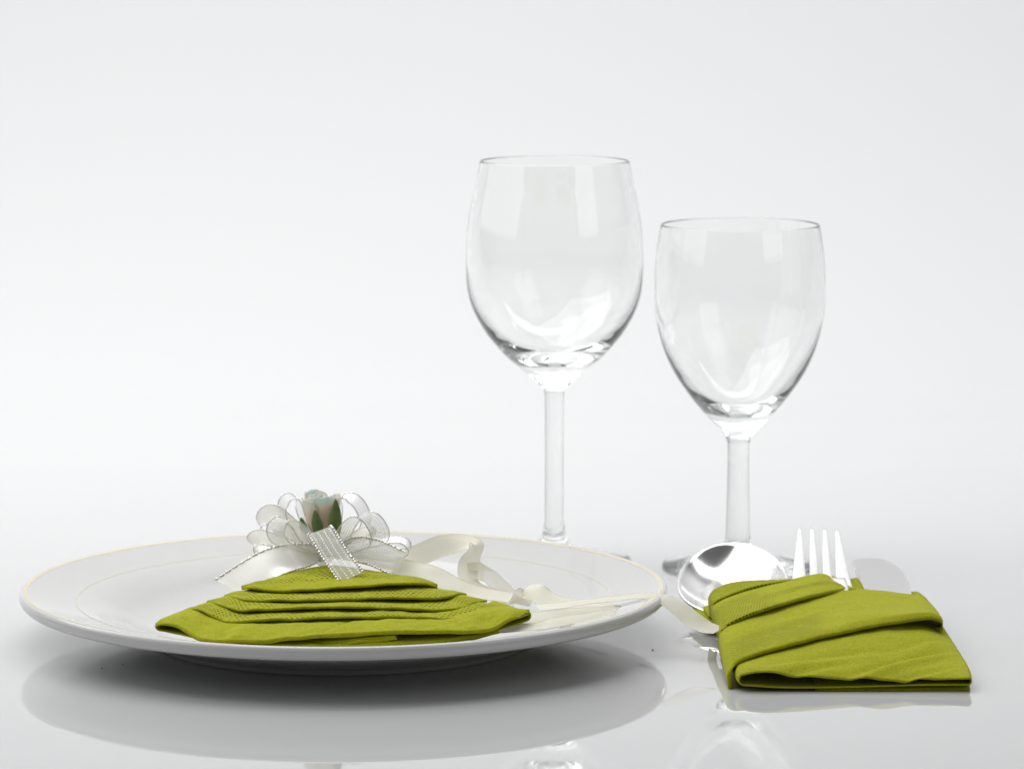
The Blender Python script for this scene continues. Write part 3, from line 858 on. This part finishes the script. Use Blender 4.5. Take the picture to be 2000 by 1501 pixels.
# ---------------------------------------------------------------- cutlery
def frame_spoon():
    sp = thing('spoon', 'polished steel spoon, bowl up, sticking out of the green cutlery pouch', 'spoon', (96, 40, 12))
    c = at(1430, 1127, 56)
    tilt = math.radians(17)
    a = V(0.02, math.cos(tilt), math.sin(tilt)).normalized()
    b_ = V(math.cos(math.radians(4)), 0, math.sin(math.radians(4)))
    n = b_.cross(a).normalized()
    b_ = a.cross(n)
    LA, LB, DP = 33.0, 23.0, 9.5
    nr, nt_ = 26, 96
    def S(r, th, off=0.0):
        ca, sa = math.cos(th), math.sin(th)
        wfac = 1.0 + 0.10 * ca * 1.0 * (-1)      # a little wider towards the handle
        d = -DP * (1 - r ** 2.3) ** 0.95
        return c + a * (LA * r * ca) + b_ * (LB * r * sa * wfac) + n * (d + off)
    verts, faces = [], []
    verts.append(S(0, 0))
    for i in range(1, nr + 1):
        for k in range(nt_):
            verts.append(S(i / nr, 2 * math.pi * k / nt_))
    # rounded lip and the outside
    th = 1.3
    def O(r, thd):
        p = S(r, thd)
        ca, sa = math.cos(thd), math.sin(thd)
        outw = (a * ca * LB + b_ * sa * LA).normalized()
        return p - n * (th * (1.0 - 0.25 * r)) + outw * (th * 0.8 * r ** 3)
    lipk = [(0.5, 0.05), (0.95, -0.35)]
    for (o1, o2) in lipk:
        for k in range(nt_):
            thd = 2 * math.pi * k / nt_
            ca, sa = math.cos(thd), math.sin(thd)
            outw = (a * ca * LB + b_ * sa * LA).normalized()
            verts.append(S(1, thd) + outw * (o1 * 1.0) + n * o2)
    for i in range(nr, 0, -1):
        for k in range(nt_):
            verts.append(O(i / nr, 2 * math.pi * k / nt_))
    verts.append(S(0, 0) - n * th)
    rings = nr + len(lipk) + nr
    for k in range(nt_):
        k2 = (k + 1) % nt_
        faces.append((0, 1 + k, 1 + k2))
        for i in range(rings - 1):
            o = 1 + i * nt_
            faces.append((o + k, o + nt_ + k, o + nt_ + k2, o + k2))
        o = 1 + (rings - 1) * nt_
        faces.append((o + k, len(verts) - 1, o + k2))
    mesh_obj('bowl', verts, faces, M_steel, sp, True, origin=parent_off(sp))
    p0 = c - a * (LA + 0.2) + n * 0.2
    path = [p0, p0 + V(0, -10, -2.0), p0 + V(2, -28, -4.0), V(p0.x + 6, p0.y - 55, 6.2), V(p0.x + 10, -95, 5.2)]
    bar('handle', path, [(5, 1.2), (3.2, 1.6), (3.0, 1.5), (4.5, 1.1), (6.0, 0.9)], M_steel, sp)
    return sp

def bar(name, path, hw, m, parent, n=40, ns=16, wdir=V(1, 0, 0), tip=False):
    """bar with rounded-rectangle section; hw (half width, half thickness) for each path point"""
    pts = crom(path, n)
    acc = [0.0]
    for i in range(1, len(path)): acc.append(acc[-1] + (path[i] - path[i - 1]).length)
    H = []
    for i in range(n):
        d_ = acc[-1] * i / (n - 1)
        k_ = min(len(path) - 2, max(q for q in range(len(path)) if acc[q] <= d_ + 1e-9))
        f_ = (d_ - acc[k_]) / max(1e-9, acc[k_ + 1] - acc[k_])
        H.append(Vector((hw[k_][0] + (hw[k_ + 1][0] - hw[k_][0]) * f_, hw[k_][1] + (hw[k_ + 1][1] - hw[k_][1]) * f_, 0)))
    verts, faces = [], []
    for i, p in enumerate(pts):
        t = (pts[min(i + 1, n - 1)] - pts[max(i - 1, 0)]).normalized()
        wd = (wdir - t * wdir.dot(t)).normalized()
        up = wd.cross(t).normalized()
        for k in range(ns):
            a = 2 * math.pi * k / ns
            ca, sa = math.cos(a), math.sin(a)
            e = 0.4
            x = math.copysign(abs(ca) ** e, ca); z = math.copysign(abs(sa) ** e, sa)
            verts.append(p + wd * (H[i].x * x) + up * (H[i].y * z))
    for i in range(n - 1):
        for k in range(ns):
            faces.append((i * ns + k, i * ns + (k + 1) % ns, (i + 1) * ns + (k + 1) % ns, (i + 1) * ns + k))
    faces.append(tuple(range(ns - 1, -1, -1)))
    faces.append(tuple((n - 1) * ns + k for k in range(ns)))
    return mesh_obj(name, verts, faces, m, parent, True, origin=parent_off(parent))

frame_spoon()

fork = thing('fork', 'steel four pronged fork standing out of the pouch between spoon and knife', 'fork', (134, 30, 14))
def tine(tipx, tipy, bl, br, by, y_tip=74, y_base=26):
    tp = at(tipx, tipy, y_tip)
    cb = at((bl + br) / 2, by, y_base)
    hwb = (br - bl) / 2 / 4.55
    mid = lerp(tp, cb, 0.5) + V(0, 0, -1.0)
    q1 = lerp(tp, cb, 0.04)
    q2 = lerp(tp, cb, 0.25) + V(0, 0, -0.6)
    bar('tine', [tp, q1, q2, mid, cb, cb + V(0, -12, -3.2)],
        [(0.45, 0.3), (0.85, 0.5), (0.95 + 0.12 * hwb, 0.8), (0.45 * hwb + 0.75, 0.95), (hwb, 1.1), (hwb * 1.15, 1.1)], M_satin_steel, fork, n=36)
tine(1562, 1031, 1548, 1574, 1128)
tine(1586, 1031, 1582, 1599, 1128)
tine(1611, 1032, 1607, 1625, 1128)
tine(1635, 1034, 1633, 1661, 1134)
hb = at(1602, 1133, 22)
bar('head', [hb + V(0, 2, 0), hb + V(0, -8, -2.5), hb + V(0, -22, -6), hb + V(0, -34, -8.5), V(hb.x, -70, 6.5), V(hb.x - 2, -100, 5.5)],
    [(11.2, 1.1), (11.6, 1.1), (8, 1.2), (3.2, 1.6), (4, 1.4), (6, 1.0)], M_satin_steel, fork, n=60)

knife = thing('knife', 'steel table knife with rounded blade, rightmost of the cutlery in the pouch', 'knife', (158, 30, 14))
out = [(1682, 1160, 21), (1664, 1095, 62), (1668, 1092, 64), (1690, 1090, 65.2), (1712, 1091, 65), (1735, 1097, 61), (1758, 1112, 51), (1773, 1134, 37), (1781, 1160, 21)]
pl = [at(*p) for p in out]
a_, b_, c_ = pl[0], pl[-1], pl[3]
nrm = (b_ - a_).cross(c_ - a_).normalized()
if nrm.z < 0: nrm = -nrm
pl = [p - nrm * (p - a_).dot(nrm) for p in pl]
d_back = (pl[0] - pl[1]).normalized()
curve = [pl[0] + d_back * 14, pl[0], pl[1]] + crom(pl[2:], 28) + [pl[-1] + V(0, -14, -3)]
nb_ = len(curve)
cen = sum(curve, Vector((0, 0, 0))) / nb_
ins = [lerp(p, cen, 0.085) for p in curve]
th = 0.75
verts = [p for p in curve] + [p + nrm * th for p in ins] + [p - nrm * th for p in ins]
faces = [tuple(range(nb_, 2 * nb_)), tuple(range(3 * nb_ - 1, 2 * nb_ - 1, -1))]
for i in range(nb_):
    j = (i + 1) % nb_
    faces.append((i, j, nb_ + j, nb_ + i))
    faces.append((j, i, 2 * nb_ + i, 2 * nb_ + j))
mesh_obj('blade', verts, faces, M_blade, knife, False, origin=parent_off(knife))
kb = lerp(curve[0], curve[-1], 0.5)
bar('handle', [kb + V(0, 4, 0.6), kb + V(1, -12, -2.2), V(kb.x - 4, kb.y - 35, 6.6), V(kb.x - 8, -55, 5.6), V(kb.x - 10, -76, 5.0)],
    [(9, 0.8), (7, 1.4), (5.5, 2.0), (6, 2.2), (6, 1.8)], M_steel, knife)

# ---------------------------------------------------------------- napkin pouch
pouch = thing('cutlery_pouch', 'green paper napkin folded into a pouch that holds the cutlery', 'napkin', (133, -45, 0))
def patch(name, rows, nu, nv, seed, amp=0.35, perf=None, thick=0.5, f=0.05, fn=None, lift=0.0):
    P = loft([to3(r) for r in rows], nu, nv)
    for j in range(nv):
        for i in range(nu):
            p = P[j][i]
            dz = wob(p, amp, f, seed) + wob(p, amp * 0.5, f * 2.7, seed + 2)
            if fn: dz += fn(i / (nu - 1), j / (nv - 1))
            if lift and i > nu * 0.1: dz += lift * j / (nv - 1)
            P[j][i] = p + V(0, 0, dz)
    if name == 'wrap_band':                    # the lower edge is a fold that turns back underneath
        last = P[-1]
        inw = [(P[-6][i] - last[i]).normalized() for i in range(nu)]
        for (b_, d_) in ((-0.45, 0.25), (-0.6, 0.7), (-0.3, 1.15), (1.0, 1.35), (4.0, 1.3)):
            row = []
            for i in range(nu):
                side = V(1, 0, 0) if i < nu * 0.10 else V(0, 0, -1)
                row.append(last[i] + inw[i] * b_ + side * d_)
            P.append(row)
    return grid(name, P, M_napkin, pouch, perf, thick, offset=0)

# flattened tube of the front panel: closed sections from the open front end to the back
def section(y, xl, xr, zt, zb, n=110, seed=0.0, lift=0.0):
    """zt, zb: lists of (fraction across, z)"""
    T = crom([Vector((xl + (xr - xl) * u, z, 0)) for u, z in zt], n // 2)
    B = crom([Vector((xl + (xr - xl) * u, z, 0)) for u, z in zb], n // 2)
    out = []
    zl = (zt[0][1] + zb[0][1]) / 2; hl = max(0.2, (zt[0][1] - zb[0][1]) / 2)
    zr = (zt[-1][1] + zb[-1][1]) / 2; hr = max(0.2, (zt[-1][1] - zb[-1][1]) / 2)
    for p in reversed(T): out.append(V(p.x, y, p.y))                       # right -> left on top
    for k in range(1, 8):
        a = math.pi * k / 8
        out.append(V(xl - hl * 0.9 * math.sin(a), y, zl + hl * math.cos(a)))
    for p in B: out.append(V(p.x, y, p.y))
    for k in range(1, 8):
        a = math.pi * k / 8
        out.append(V(xr + hr * 0.9 * math.sin(a), y, zr - hr * math.cos(a)))
    return out
secs = []
ZB = [(0, 2.6), (.2, 1.6), (.5, 1.9), (.75, 2.6), (1, 2.8)]
SEC = [(-109.5, 90.5, 178.0, [(0, 6.8), (.06, 7.8), (.13, 7.5), (.28, 5.8), (.5, 4.9), (.68, 4.3), (.8, 4.6), (1, 5.4)], ZB),
       (-104.0, 90.0, 178.2, [(0, 8.0), (.06, 8.8), (.16, 8.6), (.3, 7.6), (.5, 6.6), (.7, 5.8), (.88, 5.9), (1, 6.2)], ZB),
       (-92.0, 90.0, 178.4, [(0, 8.6), (.06, 9.2), (.16, 9.8), (.3, 9.6), (.5, 8.8), (.7, 7.8), (.88, 7.2), (1, 7.0)], ZB),
       (-70.0, 90.0, 178.0, [(0, 10.0), (.06, 11.0), (.16, 11.8), (.3, 12.2), (.5, 12.0), (.7, 11.4), (.88, 9.8), (1, 7.6)], ZB),
       (-40.0, 90.0, 176.0, [(0, 10.0), (.06, 11.8), (.16, 13.0), (.3, 13.6), (.5, 14.2), (.7, 14.4), (.88, 12.8), (1, 9.6)], ZB),
       (-15.0, 90.0, 175.0, [(0, 9.6), (.06, 11.6), (.16, 12.6), (.3, 13.2), (.5, 13.8), (.7, 13.6), (.88, 12.6), (1, 10.6)], ZB)]
for s_ in SEC:
    secs.append(section(*s_))
ncol = len(secs[0])
cols = [crom([secs[j][i] for j in range(len(secs))], 60) for i in range(ncol)]
P = [[cols[i][j] for i in range(ncol)] for j in range(60)]
for j in range(60):
    for i in range(ncol):
        p = P[j][i]
        if i < 55:
            dz = wob(p, 0.9, 0.045, 31) + wob(p, 0.35, 0.12, 32)
            dz += crease(p, 128, -112, 182, -66, 1.9, 1.7, 0.9) + crease(p, 94, -104, 150, -78, 2.6, 1.0) + crease(p, 146, -114, 180, -92, 1.8, 1.2) + crease(p, 104, -112, 132, -96, 2.2, 0.9) + crease(p, 150, -80, 180, -50, 2.0, 0.8)
            k = min(1.0, min(i, 54 - i) / 6)
            P[j][i] = p + V(0, wob(p, 1.2, 0.06, 33) if j < 3 else 0, dz * k)
grid('front_panel', P, M_napkin, pouch, lambda u, v: 0.0, 0.5, close_u=True)
# sheets under the panel
def slab(name, x0, x1, y0, y1, z0, z1, seed, xsk=0.0):
    """folded sheet: two plies joined at a rounded front fold"""
    nu, h = 60, (z1 - z0) / 2
    rows = []
    prof_ = [(y1, z1), (y0 + (y1 - y0) * .5, z1), (y0 + 6, z1), (y0 + h, z1), (y0 + h * .3, z1 - h * .3), (y0, z0 + h), (y0 + h * .3, z0 + h * .3), (y0 + h, z0), (y0 + 6, z0), (y1, z0)]
    for (yy, zz) in prof_:
        rows.append([V(x0 + (x1 - x0) * i / 6, yy + xsk * i / 6, zz) for i in range(7)])
    P = loft(rows, nu, 40)
    for r_ in P:
        for i, p in enumerate(r_):
            r_[i] = p + V(0, wob(p, .5, .08, seed), abs(wob(p, 0.3, 0.08, seed)))
    return grid(name, P, M_napkin, pouch, lambda u, v: 0.0, 0.4)
slab('base_fold', 118.5, 179.0, -107.5, -20, 0.25, 2.1, 41, 0.6)
slab('base_fold', 89.0, 176.5, -98.0, 28, 0.25, 1.0, 42)

def fade(u0, u1, v0, v1, w_):
    def f_(u, v):
        e = min(u - u0, u1 - u, (v - v0) * 0.7, (v1 - v) * 2.0)
        return max(0.0, min(1.0, e / w_))
    return f_
dotband = lambda u0, u1, v0, v1: (lambda u, v: 1.0 if (u0 <= u <= u1 and v0 <= v <= v1) else 0.0)
# lowest wrap: up the left side, over the top, down on the right
patch('wrap_band', [
    [(1404, 1266, -45), (1403, 1240, -45), (1412, 1222, -42), (1455, 1202, -34), (1545, 1176, -12), (1640, 1150, 14), (1672, 1150, 18), (1780, 1160, 15), (1808, 1170, 6), (1834, 1200, -18), (1836, 1218, -20)],
    [(1412, 1296, -70), (1410, 1268, -70), (1420, 1250, -66), (1460, 1232, -58), (1540, 1208, -40), (1640, 1184, -22), (1690, 1176, -14), (1785, 1178, -10), (1818, 1188, -16), (1838, 1206, -30), (1839, 1222, -31)],
    [(1421, 1334, -98), (1419, 1304, -98), (1429, 1285, -94), (1462, 1268, -86), (1540, 1244, -74), (1640, 1217, -58), (1690, 1207, -50), (1785, 1196, -42), (1820, 1196, -40), (1839, 1208, -41), (1840, 1224, -41)],
    [(1423, 1343, -104), (1421, 1314, -104), (1431, 1296, -100), (1463, 1279, -92), (1540, 1256, -81), (1640, 1231, -66), (1690, 1221, -58), (1785, 1206, -47), (1820, 1203, -44), (1839, 1211, -43), (1840, 1226, -43)],
    ], 150, 60, 51, 0.45, fade(0.05, 0.52, 0.42, 0.90, 0.10), 0.5)
# second wrap with the peak in front of the fork
patch('wrap_band', [
    [(1394, 1216, 0), (1391, 1194, 0), (1397, 1177, 0), (1445, 1156, 10), (1530, 1135, 20), (1585, 1122, 26), (1615, 1121, 28), (1642, 1131, 26), (1668, 1149, 20)],
    [(1400, 1236, -24), (1397, 1212, -24), (1405, 1195, -22), (1450, 1174, -12), (1535, 1152, 2), (1590, 1141, 10), (1620, 1139, 16), (1646, 1143, 18), (1670, 1152, 17)],
    [(1407, 1262, -50), (1405, 1240, -50), (1413, 1226, -48), (1462, 1201, -40), (1540, 1176, -20), (1600, 1161, -4), (1630, 1154, 6), (1650, 1152, 13), (1672, 1154, 16)],
    ], 110, 40, 52, 0.3, lambda u, v: max(fade(-0.2, 0.46, 0.15, 1.2, 0.10)(u, v), fade(0.2, 0.97, 0.46, 0.64, 0.03)(u, v)), 0.5, lift=0.7)
# topmost wrap at the spoon
patch('wrap_band', [
    [(1386, 1196, 14), (1384, 1176, 14), (1387, 1160, 16), (1402, 1147, 19), (1440, 1136, 24), (1530, 1131, 30), (1570, 1130, 32)],
    [(1390, 1206, 6), (1387, 1186, 6), (1392, 1170, 7), (1420, 1157, 12), (1460, 1147, 17), (1535, 1137, 24), (1570, 1132, 27)],
    [(1395, 1218, -2), (1392, 1197, -2), (1398, 1180, -2), (1430, 1165, 5), (1470, 1152, 12), (1535, 1140, 19), (1572, 1134, 24)],
    ], 90, 30, 53, 0.25, fade(-0.2, 0.9, -0.2, 1.2, 0.12), 0.5, lift=1.6)
# sheet behind the cutlery
patch('back_sheet', [
    [(1372, 1186, 30), (1420, 1172, 34), (1520, 1150, 36), (1600, 1142, 36), (1660, 1131, 34), (1676, 1131, 34), (1700, 1158, 34), (1775, 1156, 34), (1792, 1156, 32), (1810, 1170, 26)],
    [(1385, 1205, 12), (1430, 1190, 14), (1520, 1168, 14), (1600, 1160, 14), (1660, 1158, 12), (1690, 1168, 12), (1720, 1172, 12), (1775, 1172, 10), (1800, 1178, 4), (1820, 1190, -4)],
    ], 80, 16, 54, 0.2, None, 0.6)
# loose corner of the sheet under the spoon
patch('back_corner', [
    [(1346, 1190, 34), (1362, 1188, 34), (1380, 1188, 32), (1400, 1186, 30)],
    [(1356, 1204, 20), (1370, 1206, 18), (1388, 1208, 14), (1405, 1206, 12)],
    [(1374, 1222, 2), (1384, 1222, 2), (1396, 1224, 0), (1410, 1226, -2)],
    ], 30, 20, 55, 0.3, None, 0.6)

# ---------------------------------------------------------------- grain of grit on the table
def speck(px, py, r, label):
    bm = bmesh.new()
    bmesh.ops.create_icosphere(bm, subdivisions=2, radius=r * MM)
    for v in bm.verts:
        v.co *= 1 + 0.35 * noise.noise(v.co * 1500 + Vector((px, py, 0)))
        v.co.z *= 0.8
    me = bpy.data.meshes.new('grit_speck'); bm.to_mesh(me); bm.free()
    me.materials.append(M_speck)
    o = bpy.data.objects.new('grit_speck', me); link(o)
    o.location = at(px, py, z=r * 0.75) * MM
    o['label'] = label
    o['category'] = 'speck'
    o['group'] = 'specks of grit on the table'
speck(1275, 1268, 0.36, 'tiny dark speck of grit on the table between plate and pouch')
speck(240, 1297, 0.26, 'tiny speck of grit under the left side of the plate rim, nearer the foot')
speck(199, 1304, 0.30, 'tiny speck of grit under the left side of the plate rim, farther left')
